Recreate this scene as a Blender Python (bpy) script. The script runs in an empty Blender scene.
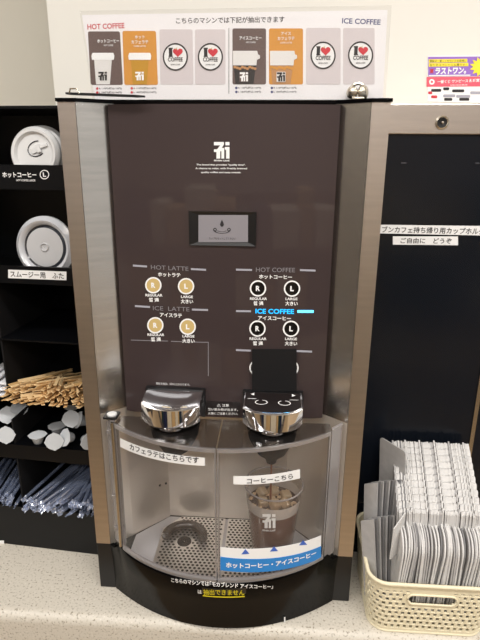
import bpy, bmesh, math, random
from mathutils import Vector, Matrix
random.seed(7)
PI = math.pi
SC = bpy.context.scene
COL = SC.collection

# ------------------------------------------------------------------ camera pose
YAW, PITCH, ROLL = -0.0667236, 0.30846551, 0.00674115
CAM = Vector((0.08144138, -0.79389954, 0.68709127))
F = 540.0
_cy, _sy, _cp, _sp, _cr, _sr = math.cos(YAW), math.sin(YAW), math.cos(PITCH), math.sin(PITCH), math.cos(ROLL), math.sin(ROLL)
fw = Vector((_sy*_cp, _cy*_cp, -_sp)); r0 = Vector((_cy, -_sy, 0)); u0 = r0.cross(fw)
rt = r0*_cr + u0*_sr; up = u0*_cr - r0*_sr
cd = bpy.data.cameras.new('camera'); co = bpy.data.objects.new('camera', cd); COL.objects.link(co)
co.matrix_world = Matrix(((rt.x, up.x, -fw.x, CAM.x), (rt.y, up.y, -fw.y, CAM.y), (rt.z, up.z, -fw.z, CAM.z), (0, 0, 0, 1)))
cd.sensor_fit = 'VERTICAL'; cd.sensor_height = 24; cd.lens = F*24/640; cd.clip_start = .01
SC.camera = co

def at(px, py, surf):
    """world point seen at a photo position on an upright surface y = surf(x)"""
    d = fw + rt*((px-240)/F) + up*((320-py)/F)
    Y = sy(surf, 0, 0)
    for _ in range(30):
        p = CAM + d*((Y-CAM.y)/d.y); Y = Y*.4+.6*sy(surf, p.x, p.z)
    return p
class Surf2:
    def __init__(self, fn): self.fn = fn
def sy(surf, x, z): return surf.fn(x, z) if isinstance(surf, Surf2) else surf(x)
def flat(Y): return lambda x: Y

# ------------------------------------------------------------------ materials
def lin(c):
    return tuple((v/255/12.92 if v/255 <= .04045 else ((v/255+.055)/1.055)**2.4) for v in c)
def mat(name, rgb, rough=.5, metal=0, coat=0, emit=None, es=1, spec=.5, bump=0, bscale=200, bvec=(1, 1, 1), var=0, vscale=20):
    m = bpy.data.materials.new(name); m.use_nodes = True
    nt = m.node_tree; b = nt.nodes['Principled BSDF']
    c = lin(rgb)+(1,)
    b.inputs['Base Color'].default_value = c
    b.inputs['Roughness'].default_value = rough; b.inputs['Metallic'].default_value = metal
    b.inputs['Coat Weight'].default_value = coat; b.inputs['Coat Roughness'].default_value = .04
    b.inputs['Specular IOR Level'].default_value = spec
    if emit: b.inputs['Emission Color'].default_value = lin(emit)+(1,); b.inputs['Emission Strength'].default_value = es
    if bump or var:
        tc = nt.nodes.new('ShaderNodeTexCoord'); mp = nt.nodes.new('ShaderNodeMapping'); mp.inputs['Scale'].default_value = bvec
        nt.links.new(tc.outputs['Object'], mp.inputs['Vector'])
    if bump:
        n = nt.nodes.new('ShaderNodeTexNoise'); n.inputs['Scale'].default_value = bscale; n.inputs['Detail'].default_value = 3
        bp = nt.nodes.new('ShaderNodeBump'); bp.inputs['Strength'].default_value = bump; bp.inputs['Distance'].default_value = .001
        nt.links.new(mp.outputs['Vector'], n.inputs['Vector']); nt.links.new(n.outputs['Fac'], bp.inputs['Height']); nt.links.new(bp.outputs['Normal'], b.inputs['Normal'])
    if var:
        n = nt.nodes.new('ShaderNodeTexNoise'); n.inputs['Scale'].default_value = vscale; n.inputs['Detail'].default_value = 4
        nt.links.new(mp.outputs['Vector'], n.inputs['Vector'])
        rp = nt.nodes.new('ShaderNodeValToRGB')
        rp.color_ramp.elements[0].position = .3; rp.color_ramp.elements[1].position = .7
        rp.color_ramp.elements[0].color = tuple(v*(1-var) for v in c[:3])+(1,); rp.color_ramp.elements[1].color = tuple(min(1, v*(1+var)) for v in c[:3])+(1,)
        nt.links.new(n.outputs['Fac'], rp.inputs['Fac']); nt.links.new(rp.outputs['Color'], b.inputs['Base Color'])
    return m
def clear(name, tint, fac=.08, rough=.05, body=0, bodycol=(220, 220, 220)):
    """thin clear plastic: transparent + fresnel gloss (+ a little milky body)"""
    m = bpy.data.materials.new(name); m.use_nodes = True; nt = m.node_tree; nt.nodes.clear()
    o = nt.nodes.new('ShaderNodeOutputMaterial'); t = nt.nodes.new('ShaderNodeBsdfTransparent'); t.inputs[0].default_value = lin(tint)+(1,)
    g = nt.nodes.new('ShaderNodeBsdfGlossy'); g.inputs['Roughness'].default_value = rough
    lw = nt.nodes.new('ShaderNodeLayerWeight'); lw.inputs[0].default_value = .5
    pw = nt.nodes.new('ShaderNodeMath'); pw.operation = 'POWER'; pw.inputs[1].default_value = 5
    nt.links.new(lw.outputs['Facing'], pw.inputs[0])
    mu = nt.nodes.new('ShaderNodeMath'); mu.operation = 'MULTIPLY_ADD'; mu.inputs[1].default_value = 1-fac; mu.inputs[2].default_value = fac; mu.use_clamp = True
    nt.links.new(pw.outputs[0], mu.inputs[0])
    mx = nt.nodes.new('ShaderNodeMixShader'); nt.links.new(mu.outputs[0], mx.inputs[0]); last = t
    if body:
        d = nt.nodes.new('ShaderNodeBsdfDiffuse'); d.inputs[0].default_value = lin(bodycol)+(1,)
        m2 = nt.nodes.new('ShaderNodeMixShader'); m2.inputs[0].default_value = body
        nt.links.new(t.outputs[0], m2.inputs[1]); nt.links.new(d.outputs[0], m2.inputs[2]); last = m2
    nt.links.new(last.outputs[0], mx.inputs[1]); nt.links.new(g.outputs[0], mx.inputs[2]); nt.links.new(mx.outputs[0], o.inputs[0])
    return m

M = {}
M['steel'] = mat('brushed_steel', (212, 208, 202), .26, 1, bump=.12, bscale=60, bvec=(1, 1, 14), var=.06, vscale=9)
M['steel_strip'] = mat('satin_steel', (205, 196, 188), .34, 1, bump=.1, bscale=60, bvec=(1, 1, 14), var=.05, vscale=9)
M['bay_steel'] = mat('bay_steel', (226, 218, 208), .34, .72, bump=.15, bscale=90, bvec=(1, 1, 8))
M['chrome'] = mat('chrome', (235, 235, 238), .05, 1)
M['nickel'] = mat('nickel', (200, 192, 178), .25, 1)
M['panel'] = mat('brown_gloss', (62, 52, 52), .3, 0, coat=.4, spec=.2)
M['black'] = mat('black_plastic', (16, 16, 18), .35)
M['blackgloss'] = mat('black_gloss', (5, 5, 6), .16, spec=.12)
M['rack'] = mat('black_acrylic', (9, 10, 13), .3, spec=.3)
M['cabinet'] = mat('dark_gloss_panel', (16, 20, 27), .2, spec=.35)
M['matblack'] = mat('matte_black', (24, 23, 24), .75, spec=.2)
M['white'] = mat('white_print', (240, 240, 240), .5)
M['sticker'] = mat('white_sticker', (238, 238, 238), .45)
M['greyprint'] = mat('grey_print', (135, 132, 138), .5)
M['barprint'] = mat('bar_print', (165, 165, 176), .5)
M['ink'] = mat('black_ink', (35, 32, 34), .6)
M['red'] = mat('red_ink', (200, 50, 62), .5)
M['navy'] = mat('navy_ink', (60, 66, 120), .5)
M['gold'] = mat('cream_button', (202, 176, 116), .35)
M['btnblack'] = mat('black_button', (14, 13, 14), .25)
M['lit'] = mat('lit_blue', (20, 120, 200), .5, emit=(20, 175, 245), es=1.6)
M['litbar'] = mat('lit_blue_bar', (60, 180, 255), .5, emit=(90, 205, 255), es=2.6)
M['screen'] = mat('screen_grey', (120, 116, 120), .35, emit=(150, 146, 150), es=.22)
M['smoke'] = clear('smoky_cover_top', (215, 212, 210), .14, .06, .08, (90, 86, 84))
M['clear'] = clear('clear_cover', (250, 248, 247), .05, .04, .04, (210, 205, 205))
M['edge'] = clear('cover_edge_plastic', (200, 196, 194), .16, .12, .34, (205, 200, 200))
M['acrylic'] = clear('acrylic', (254, 254, 254), .05, .04)
M['cup'] = clear('cup_plastic', (232, 226, 220), .06, .1, .05, (235, 232, 228))
M['cupband'] = clear('cup_frosted_band', (226, 220, 214), .07, .25, .5, (225, 220, 214))
M['coffee'] = mat('coffee', (66, 38, 24), .15, coat=.3)
M['coffeeside'] = mat('coffee_side', (108, 60, 36), .3, coat=.3)
M['foam'] = mat('coffee_foam', (196, 172, 140), .4, var=.25, vscale=120)
M['ice'] = clear('ice', (228, 205, 175), .1, .08, .4, (225, 205, 170))
M['trayplastic'] = mat('tray_grey', (168, 168, 172), .4)
M['plate'] = mat('tray_steel', (205, 203, 200), .3, .85)
M['hole'] = mat('tray_hole', (20, 18, 18), .8)
M['bumper'] = clear('bumper_plastic', (70, 60, 56), .08, .2, .7, (50, 42, 40))
M['lidwhite'] = mat('white_lid', (214, 214, 214), .4)
M['lidclear'] = mat('clear_lid', (205, 207, 212), .12, coat=.6, spec=.8)
M['groove'] = mat('lid_groove', (62, 64, 70), .2, coat=.5)
M['lidface'] = mat('lid_inner', (190, 190, 192), .22, coat=.4)
M['wood'] = mat('birch', (232, 200, 150), .7, var=.14, vscale=60)
M['wood2'] = mat('birch_dark', (212, 172, 116), .7, var=.14, vscale=60)
M['straw'] = clear('straw_wrapper', (196, 204, 222), .35, .14, .32, (172, 184, 212))
M['strawend'] = clear('straw_wrapper_end', (205, 215, 240), .35, .15, .55, (200, 212, 240))
M['creambody'] = clear('creamer_cup', (215, 218, 222), .12, .2, .7, (196, 200, 205))
M['creamlid'] = mat('creamer_lid', (202, 206, 210), .3)
M['packet'] = mat('sugar_packet', (232, 232, 236), .6)
M['basket'] = mat('ivory_plastic', (232, 222, 192), .45)
M['card'] = mat('grey_card', (176, 174, 173), .75, var=.07, vscale=70)
M['card2'] = mat('pale_card', (208, 206, 204), .75, var=.05, vscale=70)
M['card3'] = mat('dark_card', (118, 117, 118), .75)
M['wall'] = mat('painted_wall', (232, 229, 221), .7, bump=.05, bscale=40)
M['wall2'] = mat('painted_wall_beige_shaded', (212, 208, 196), .75, bump=.05, bscale=40)  # left wall's shade is put into this darker beige
M['paper'] = mat('sign_paper', (240, 238, 240), .4)
M['cardgrey'] = mat('sign_card_grey', (214, 206, 208), .4)
M['cardbrown'] = mat('sign_brown', (104, 86, 82), .4)
M['cardorange'] = mat('sign_orange', (214, 150, 62), .4)
M['cupyellow'] = mat('print_yellow_cup', (196, 146, 40), .4)
M['cuptan'] = mat('print_tan', (190, 140, 92), .4)
M['cupgrey'] = mat('print_grey_cup', (226, 224, 222), .4)
M['purple'] = mat('print_purple', (150, 110, 200), .5)
M['yellow'] = mat('print_yellow', (246, 228, 60), .5)
M['pink'] = mat('print_pink', (232, 92, 112), .5)
M['blue'] = mat('sticker_blue', (40, 130, 205), .45)
M['blueink'] = mat('ink_blue', (60, 100, 190), .45)
M['yellowtxt'] = mat('yellow_text', (235, 220, 30), .5)
M['dbrown'] = mat('dark_notice', (30, 24, 24), .4)

# speckled countertop
m = mat('speckled_counter', (205, 199, 186), .4)
nt = m.node_tree; b = nt.nodes['Principled BSDF']
tc = nt.nodes.new('ShaderNodeTexCoord'); vn = nt.nodes.new('ShaderNodeTexNoise'); vn.inputs['Scale'].default_value = 260; vn.inputs['Detail'].default_value = 2
cr = nt.nodes.new('ShaderNodeValToRGB')
cr.color_ramp.elements[0].position = .3; cr.color_ramp.elements[0].color = lin((138, 128, 112))+(1,)
cr.color_ramp.elements[1].position = .42; cr.color_ramp.elements[1].color = lin((200, 193, 180))+(1,)
e = cr.color_ramp.elements.new(.66); e.color = lin((205, 198, 186))+(1,)
e = cr.color_ramp.elements.new(.74); e.color = lin((218, 213, 203))+(1,)
nt.links.new(tc.outputs['Object'], vn.inputs['Vector']); nt.links.new(vn.outputs['Fac'], cr.inputs['Fac']); nt.links.new(cr.outputs['Color'], b.inputs['Base Color'])
M['counter'] = m

# ------------------------------------------------------------------ object helpers
WM = {}
def W(o): return WM.get(o, Matrix.Identity(4))
def thing(name, label, cat, loc=(0, 0, 0), rotz=0, group=None):
    o = bpy.data.objects.new(name, None); COL.objects.link(o)
    o.empty_display_size = .02
    o.location = loc; o.rotation_euler = (0, 0, rotz); WM[o] = Matrix.Translation(loc) @ Matrix.Rotation(rotz, 4, 'Z')
    o['label'] = label; o['category'] = cat
    if group: o['group'] = group
    return o
def tag(o, label, cat, group=None):
    o['label'] = label; o['category'] = cat
    if group: o['group'] = group
    return o
def obj(name, bm, mats, parent=None, smooth=False, label=None, recalc=True, origin=None):
    """links bm (authored in world space) as one mesh object under its parent"""
    if recalc: bmesh.ops.recalc_face_normals(bm, faces=bm.faces)
    me = bpy.data.meshes.new(name); bm.to_mesh(me); bm.free()
    if not isinstance(mats, (list, tuple)): mats = [mats]
    for k in mats: me.materials.append(M[k])
    if smooth:
        for p in me.polygons: p.use_smooth = True
        try: me.set_sharp_from_angle(angle=math.radians(38))
        except Exception: pass
    o = bpy.data.objects.new(name, me); COL.objects.link(o)
    if parent: o.parent = parent; me.transform(W(parent).inverted())
    elif origin: me.transform(Matrix.Translation(Vector(origin)).inverted()); o.location = origin
    WM[o] = W(parent) if parent else (Matrix.Translation(origin) if origin else Matrix.Identity(4))
    if label: o['label'] = label
    return o
def struct(name, bm, m): o = obj(name, bm, m); o['kind'] = 'structure'; return o
def copy_tree(o, parent=None):
    c = o.copy(); COL.objects.link(c); c.parent = parent
    for ch in list(o.children): copy_tree(ch, c)
    return c

def B(): return bmesh.new()
def box(bm, x0, x1, y0, y1, z0, z1, bev=0, seg=2, mi=0):
    r = bmesh.ops.create_cube(bm, size=1); vs = r['verts']
    for v in vs: v.co = Vector(((x0+x1)/2+v.co.x*(x1-x0), (y0+y1)/2+v.co.y*(y1-y0), (z0+z1)/2+v.co.z*(z1-z0)))
    fs = {f for v in vs for f in v.link_faces}
    for f in fs: f.material_index = mi
    if bev:
        es = {e for v in vs for e in v.link_edges}
        bmesh.ops.bevel(bm, geom=list(es), offset=bev, segments=seg, affect='EDGES', profile=.5)
    return vs
def prism(bm, pts, z0, z1, mi=0, fn=None):
    """polygon pts (x,y) extruded in z; fn maps (x,y,z)->world"""
    fn = fn or (lambda x, y, z: Vector((x, y, z)))
    a = [bm.verts.new(fn(x, y, z0)) for x, y in pts]; b_ = [bm.verts.new(fn(x, y, z1)) for x, y in pts]
    fs = [bm.faces.new(a[::-1]), bm.faces.new(b_)]
    n = len(pts)
    for i in range(n): fs.append(bm.faces.new((a[i], a[(i+1) % n], b_[(i+1) % n], b_[i])))
    for f in fs: f.material_index = mi
def lathe(bm, prof, c, n=32, ax='Z', mi=0, rot=None, cap=False):
    c = Vector(c); rings = []
    for r, h in prof:
        ring = []
        for i in range(n):
            a = 2*PI*i/n
            p = Vector((r*math.cos(a), r*math.sin(a), h))
            if ax == 'Y': p = Vector((p.x, -p.z, p.y))   # h grows towards the camera side (-Y)
            if rot: p = rot @ p
            ring.append(bm.verts.new(c+p))
        rings.append(ring)
    for k in range(len(rings)-1):
        for i in range(n):
            f = bm.faces.new((rings[k][i], rings[k][(i+1) % n], rings[k+1][(i+1) % n], rings[k+1][i])); f.material_index = mi
    if cap:
        for rg in (rings[0][::-1], rings[-1]):
            f = bm.faces.new(rg); f.material_index = mi
def tube(bm, path, r, n=8, mi=0, closed=False, rr=None):
    path = [Vector(p) for p in path]; rings = []
    N = len(path)
    for i, p in enumerate(path):
        a = path[(i-1) % N] if (closed or i > 0) else p; b_ = path[(i+1) % N] if (closed or i < N-1) else p
        t = (b_-a).normalized(); s = t.orthogonal().normalized() if abs(t.z) > .99 else t.cross(Vector((0, 0, 1))).normalized(); q = t.cross(s)
        ri = rr[i] if rr else r
        rings.append([bm.verts.new(p+s*ri*math.cos(2*PI*k/n)+q*ri*math.sin(2*PI*k/n)) for k in range(n)])
    for i in range(N if closed else N-1):
        A, C = rings[i], rings[(i+1) % N]
        for k in range(n):
            f = bm.faces.new((A[k], A[(k+1) % n], C[(k+1) % n], C[k])); f.material_index = mi
    if not closed:
        for rg in (rings[0][::-1], rings[-1]):
            f = bm.faces.new(rg); f.material_index = mi
def sheet(bm, fn, nu, nv, mi=0, wrap=False, hole=None):
    g = [[bm.verts.new(fn(i/nu, j/nv)) for j in range(nv+1)] for i in range(nu if wrap else nu+1)]
    for i in range(nu):
        for j in range(nv):
            if hole and hole(i, j): continue
            a, b_ = g[i], g[(i+1) % len(g)] if wrap else g[i+1]
            f = bm.faces.new((a[j], b_[j], b_[j+1], a[j+1])); f.material_index = mi

# things printed on or stuck to an upright surface y=surf(x)
def uvpt(surf, x, z, eps): return Vector((x, sy(surf, x, z)-eps, z))
def rectpx(bm, surf, x0, y0, x1, y1, th=.0004, mi=0, nx=8, eps0=0, y0r=None, y1r=None):
    """upright slab whose face covers photo rectangle; y0r/y1r give the right end if slanted"""
    a = at(x0, y0, surf); b_ = at(x1, y0 if y0r is None else y0r, surf); c = at(x1, y1 if y1r is None else y1r, surf); d = at(x0, y1, surf)
    f0, f1, k0, k1 = [], [], [], []
    for i in range(nx+1):
        t = i/nx; T = a.lerp(b_, t); Q = d.lerp(c, t)
        f0.append(bm.verts.new(uvpt(surf, T.x, T.z, eps0+th))); f1.append(bm.verts.new(uvpt(surf, Q.x, Q.z, eps0+th)))
        k0.append(bm.verts.new(uvpt(surf, T.x, T.z, eps0))); k1.append(bm.verts.new(uvpt(surf, Q.x, Q.z, eps0)))
    fs = []
    for i in range(nx):
        fs.append(bm.faces.new((f0[i], f0[i+1], f1[i+1], f1[i]))); fs.append(bm.faces.new((k0[i], k1[i], k1[i+1], k0[i+1])))
        fs.append(bm.faces.new((f0[i], k0[i], k0[i+1], f0[i+1]))); fs.append(bm.faces.new((f1[i], f1[i+1], k1[i+1], k1[i])))
    fs.append(bm.faces.new((f0[0], f1[0], k1[0], k0[0]))); fs.append(bm.faces.new((f0[nx], k0[nx], k1[nx], f1[nx])))
    for f in fs: f.material_index = mi
def polypx(bm, surf, pts, th=.0004, mi=0, eps0=0):
    P = [at(x, y, surf) for x, y in pts]
    a = [bm.verts.new(uvpt(surf, p.x, p.z, eps0+th)) for p in P]; b_ = [bm.verts.new(uvpt(surf, p.x, p.z, eps0)) for p in P]
    n = len(P); fs = [bm.faces.new(a), bm.faces.new(b_[::-1])]
    for i in range(n): fs.append(bm.faces.new((a[i], b_[i], b_[(i+1) % n], a[(i+1) % n])))
    for f in fs: f.material_index = mi
def ellpx(cx, cy, rx, ry, n=28, a0=0, a1=2*PI): return [(cx+rx*math.cos(a0+(a1-a0)*i/n), cy+ry*math.sin(a0+(a1-a0)*i/n)) for i in range(n if a1-a0 > 6.28 else n+1)]
def ringpx(bm, surf, cx, cy, r0_, r1_, th=.0004, mi=0, eps0=0, a0=0, a1=2*PI, ky=1, n=28):
    o_, i_ = ellpx(cx, cy, r1_, r1_*ky, n, a0, a1), ellpx(cx, cy, r0_, r0_*ky, n, a0, a1)
    V = [[bm.verts.new(uvpt(surf, q.x, q.z, eps0+th)) for q in (at(x, y, surf) for x, y in L)] for L in (o_, i_)]
    m_ = len(o_); full = a1-a0 > 6.28
    for k in range(m_ if full else m_-1):
        f = bm.faces.new((V[0][k], V[0][(k+1) % m_], V[1][(k+1) % m_], V[1][k])); f.material_index = mi
_tc = {}
def textgeo(s, bold):
    if (s, bold) not in _tc:
        cu = bpy.data.curves.new('t', 'FONT'); cu.body = s; cu.size = 1; cu.resolution_u = 3; cu.offset = bold; cu.fill_mode = 'FRONT'
        o = bpy.data.objects.new('t', cu); COL.objects.link(o)
        dg = bpy.context.evaluated_depsgraph_get(); me = bpy.data.meshes.new_from_object(o.evaluated_get(dg))
        vs = [v.co.copy() for v in me.vertices]; fs = [tuple(p.vertices) for p in me.polygons]
        bpy.data.objects.remove(o); bpy.data.curves.remove(cu); bpy.data.meshes.remove(me)
        x0 = min(v.x for v in vs); x1 = max(v.x for v in vs); y0 = min(v.y for v in vs); y1 = max(v.y for v in vs)
        _tc[(s, bold)] = ([((v.x-x0)/(x1-x0), (v.y-y0)/(y1-y0)) for v in vs], fs)
    return _tc[(s, bold)]
def text(bm, s, surf, x0, ya, x1, yb, h, mi=0, eps=.0006, bold=.015, sag=0):
    """lettering whose box runs from photo (x0,ya) to (x1,yb), h px high, centred on that line"""
    vs, fs = textgeo(s, bold)
    a, b_ = at(x0, ya, surf), at(x1, yb, surf); hw = (at(x0, ya-h/2, surf)-at(x0, ya+h/2, surf)).z
    out = []
    for u, v in vs:
        p = a.lerp(b_, u); out.append(bm.verts.new(uvpt(surf, p.x, p.z+(v-.5-4*u*(1-u)*sag/h)*hw, eps)))
    for f in fs:
        try: q = bm.faces.new([out[i] for i in f]); q.material_index = mi
        except ValueError: pass
def logo7(bm, surf, x0, y0, x1, y1, mi=0, eps0=.0004):
    """the white seven-and-i café mark"""
    w, h = x1-x0, y1-y0
    P = lambda pts: polypx(bm, surf, [(x0+w*a, y0+h*c) for a, c in pts], .0002, mi, eps0)
    P([(0, 0), (.64, 0), (.64, .16), (.50, .36), (.66, .36), (.66, 1), (.48, 1), (.48, .56), (.40, .56), (.40, 1), (.16, 1), (.16, .6), (0, .6), (0, .44), (.20, .44), (.40, .2), (0, .2)][::-1])
    P([(.74, 0), (1, 0), (1, .2), (.74, .2)][::-1]); P([(.70, .3), (1, .3), (1, 1), (.78, 1), (.78, .46), (.70, .46)][::-1])

# ------------------------------------------------------------------ the setting
CZ = -.1   # countertop height
bm = B()
ny = 10
prof = [(.35, CZ), (-.055, CZ)]+[(-.055-.018*math.sin(PI/2*i/6), CZ-.018+.018*math.cos(PI/2*i/6)) for i in range(1, 7)]+[(-.073, -.24), (.35, -.24)]
prism(bm, [(y, z) for y, z in prof], -1.1, 1.3, fn=lambda y, z, x: Vector((x, y, z)))
o = obj('countertop', bm, 'counter', smooth=True); tag(o, 'long speckled beige countertop under the coffee machine', 'countertop')
bm = B(); box(bm, -1.1, 1.3, -.03, .35, -.95, -.24); tag(obj('base_cabinet', bm, 'wall2'), 'plain beige base cabinet below the speckled countertop', 'cabinet')
bm = B(); box(bm, -.372, 2.2, .352, .7, -.95, 1.9); struct('wall_back', bm, 'wall')
bm = B(); box(bm, -2.4, -.372, .62, .7, -.95, 1.9); struct('wall_left', bm, 'wall2')
M['floor'] = mat('store_floor', (172, 146, 112), .35, var=.05, vscale=3)
bm = B(); box(bm, -4, 4, -5, .35, -1.0, -.952); struct('floor', bm, 'floor')
bm = B(); box(bm, -4, 4, -5, .7, 1.9, 1.95)
M['ceil'] = mat('ceiling_white', (225, 220, 212), .8)
struct('ceiling', bm, 'ceil')
# opposite side of the shop: a gondola with goods (seen only as reflections)
M['gond'] = mat('gondola_dark', (70, 62, 60), .6)
M['goods_a'] = mat('goods_tan', (214, 180, 130), .6); M['goods_b'] = mat('goods_navy', (30, 42, 80), .5); M['goods_c'] = mat('goods_teal', (30, 62, 66), .5); M['goods_d'] = mat('goods_cream', (232, 222, 200), .6)
M['far'] = mat('far_wall', (196, 184, 176), .7)
bm = B(); box(bm, -4, 4, -5.05, -5, -.95, 1.9); struct('wall_far', bm, 'far')
g = thing('shelving_unit', 'shop shelving unit facing the counter across the aisle', 'shelves', (0, -2, -.952))
bm = B(); box(bm, -2.2, 2.2, -2.25, -2.2, -.952, .45)
for z in (-.93, -.55, -.15, .2): box(bm, -2.2, 2.2, -2.2, -1.8, z-.02, z)
obj('frame', bm, 'gond', g)
x = -2.1; k = 0
for z in (-.93, -.55, -.15, .2):
    x = -2.1
    while x < 1.95:
        w = random.uniform(.12, .3); bm = B(); box(bm, x, x+w-.02, -2.15, -1.85, z+.001, z+random.uniform(.18, .3), .008)
        tag(obj('goods_box', bm, 'goods_'+'acbdad'[k % 6]), 'box of goods on the shelves across the aisle', 'box', 'goods across the aisle'); x += w; k += 1

# tall dark block added out of view at left, darkens the right bevel's reflection
ch = thing('reflection_block', 'tall dark block added unseen at the left to darken reflections in the steel', 'reflection block', (-2.2, -.9, -.952))
bm = B(); box(bm, -2.6, -1.9, -1.9, .1, -.952, 1.5, .01); obj('block_body', bm, 'gond', ch)
for z in (-.5, -.1, .3, .7):
    bm = B(); box(bm, -1.9, -1.885, -1.85, .05, z, z+.03); obj('pale_band', bm, 'goods_d', ch)
bm = B(); box(bm, -1.9, -1.88, -1.9, .1, 1.2, 1.5, .004); obj('pale_top_band', bm, 'goods_d', ch)

# ------------------------------------------------------------------ the coffee machine
mc = thing('coffee_machine', 'large brown-fronted steel self-service coffee machine with two chrome spouts', 'coffee machine', (0, .1, CZ))
panelS = lambda x: .012+.010*(x/.165)**2
HT = .7475
# carcass
bm = B(); box(bm, -.222, .222, .092, .335, CZ+.001, HT); obj('body', bm, 'black', mc)
bm = B(); prism(bm, [(-.232, -.003), (-.2045, -.003), (-.16, .030), (.16, .030), (.2045, -.003), (.232, -.003), (.232, .336), (-.232, .336)], HT, HT+.0045); obj('top_lid', bm, 'blackgloss', mc)
for s in (-1, 1):
    bm = B(); prism(bm, [(s*.205, 0), (s*.2305, 0), (s*.2305, .1), (s*.2285, .1), (s*.2285, .002), (s*.205, .002)][::s], 0, HT-.0005)
    obj('front_strip', bm, 'steel_strip', mc)
    bm = B(); prism(bm, [(s*.2045, .0005), (s*.160, .036), (s*.160, .04), (s*.2045, .0045)][::s], .262, HT-.0005)
    obj('bevel_panel', bm, 'steel', mc)
    bm = B(); prism(bm, [(s*.2045, .0005), (s*.170, .028), (s*.112, .088), (s*.116, .0915), (s*.2045, .0075)][::s], -.002, .262)
    obj('bay_side_wall', bm, 'bay_steel', mc)
bm = B(); prism(bm, [(.203, .002), (.16, .036), (-.16, .036), (-.203, .002), (-.2045, .05), (-.1, .0915), (.1, .0915), (.2045, .05)][::-1], .2605, .262); obj('bay_ceiling', bm, 'bay_steel', mc)
bm = B(); box(bm, -.116, .116, .088, .0915, 0, .26); obj('bay_back_wall', bm, 'bay_steel', mc)
bm = B()
for px_, py_ in ((160, 485), (166, 483)):
    p = at(px_, py_, lambda x: .028-(x+.17)*(.06/.058)*-1 if x < -.112 else .088)
    lathe(bm, [(.0022, 0), (.0022, .002)], (p.x, p.y, p.z), 12, 'Y', cap=True)
obj('wall_screw', bm, 'black', mc, label='two small black screw heads')
# front panel: shallow convex door
def panel_mesh(bm, hx, z0, z1, front, back, rad=.004):
    N = 24
    A = []; Bk = []
    for i in range(N+1):
        x = -hx+2*hx*i/N
        A.append((x, front(x)))
    pts = A+[(hx, back), (-hx, back)]
    prism(bm, pts, z0, z1)
    bmesh.ops.bevel(bm, geom=[e for e in bm.edges if abs(e.verts[0].co.z-e.verts[1].co.z) < 1e-6 and e.verts[0].co.y < back-1e-4 and e.verts[1].co.y < back-1e-4], offset=.002, segments=2, affect='EDGES')
bm = B(); panel_mesh(bm, .1655, .2585, .7455, panelS, .0365)
fp = obj('front_panel', bm, 'panel', mc, smooth=True)
# printed marks on the panel
bm = B()
for a in ((133, 265.5, 147, 266.5), (191, 269, 206, 269.8), (135, 306, 150, 307), (192, 309.5, 208, 310), (236, 269.6, 252, 270), (300, 270, 315.5, 270.6), (236, 311, 251, 311.3), (236, 350, 251, 350.6), (296, 351, 312, 351.6)):
    rectpx(bm, panelS, a[0], a[1]-1, a[2], a[3]-1, .0004, 0, 2, 0, y0r=a[3]-1, y1r=a[3]+1) if False else rectpx(bm, panelS, a[0], a[1]-.9, a[2], a[1]+.9, .0004, 0, 2, 0, a[3]-.9, a[3]+.9)
obj('divider_bars', bm, 'barprint', fp)
bm = B(); rectpx(bm, panelS, 297.5, 310.2, 313.5, 312.6, .0008, 0, 2); obj('indicator_light', bm, 'litbar', mc, label='glowing blue indicator bar')
bm = B()
text(bm, 'HOT LATTE', panelS, 151, 267, 188.5, 268.8, 4.2, bold=.0)
text(bm, 'ICE  LATTE', panelS, 153, 308, 189.5, 309.2, 4.2, bold=.0)
text(bm, 'HOT COFFEE', panelS, 256, 269.6, 295, 270, 4.4, bold=.0)
obj('grey_headings', bm, 'greyprint', fp)
bm = B(); text(bm, 'ICE COFFEE', panelS, 255.5, 311, 294, 311.5, 4.8, bold=.02); obj('lit_heading', bm, 'lit', mc, label='lit blue ice coffee heading')
bm = B()
bm = B(); text(bm, 'ホットラテ', panelS, 158, 274.2, 180.5, 275.2, 4.2, bold=.03); obj('katakana_heading', bm, 'white', fp)
bm = B(); text(bm, 'アイスラテ', panelS, 160, 314.6, 182, 315.6, 4.2, bold=.03); obj('katakana_heading', bm, 'white', fp)
bm = B(); text(bm, 'ホットコーヒー', panelS, 259, 276.6, 292, 277.2, 4.2, bold=.03); obj('katakana_heading', bm, 'white', fp)
bm = B(); text(bm, 'アイスコーヒー', panelS, 258, 317.8, 291, 318.4, 4.2, bold=.03); obj('katakana_heading', bm, 'white', fp)
bm = B()
logo7(bm, panelS, 214, 142, 229.5, 158.6)
text(bm, 'SEVEN CAFÉ', panelS, 214, 160.3, 229.5, 160.6, 1.8, bold=.03)
obj('cafe_mark', bm, 'white', fp); bm = B()
text(bm, 'The brand that provides "quality time".', panelS, 196.5, 164.8, 245.5, 165, 2.2, bold=.02)
text(bm, 'A chance to relax, with Freshly brewed', panelS, 195.5, 168.5, 247, 168.7, 2.2, bold=.02)
text(bm, 'quality coffee and tasty sweets.', panelS, 201, 172.4, 241, 172.6, 2.2, bold=.02)
obj('slogan', bm, 'white', fp)
for cx, cy, t1, t2 in ((154, 297, 'REGULAR', '普 通'), (187, 298.6, 'LARGE', '大きい'), (156, 336.5, 'REGULAR', '普 通'), (188.5, 338, 'LARGE', '大きい'),
                       (258.5, 300.5, 'REGULAR', '普 通'), (291.5, 300.7, 'LARGE', '大きい'), (258, 340.5, 'REGULAR', '普 通'), (291, 340.7, 'LARGE', '大きい')):
    bm = B(); w = 8.5 if t1 == 'REGULAR' else 6
    text(bm, t1, panelS, cx-w, cy-2, cx+w, cy-1.8, 2.6, bold=.03)
    w = 5 if t2[0] == '普' else 6.2
    text(bm, t2, panelS, cx-w, cy+2.6, cx+w, cy+2.9, 4.4, bold=.03); obj('button_caption', bm, 'white', fp)
bm = B()
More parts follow.
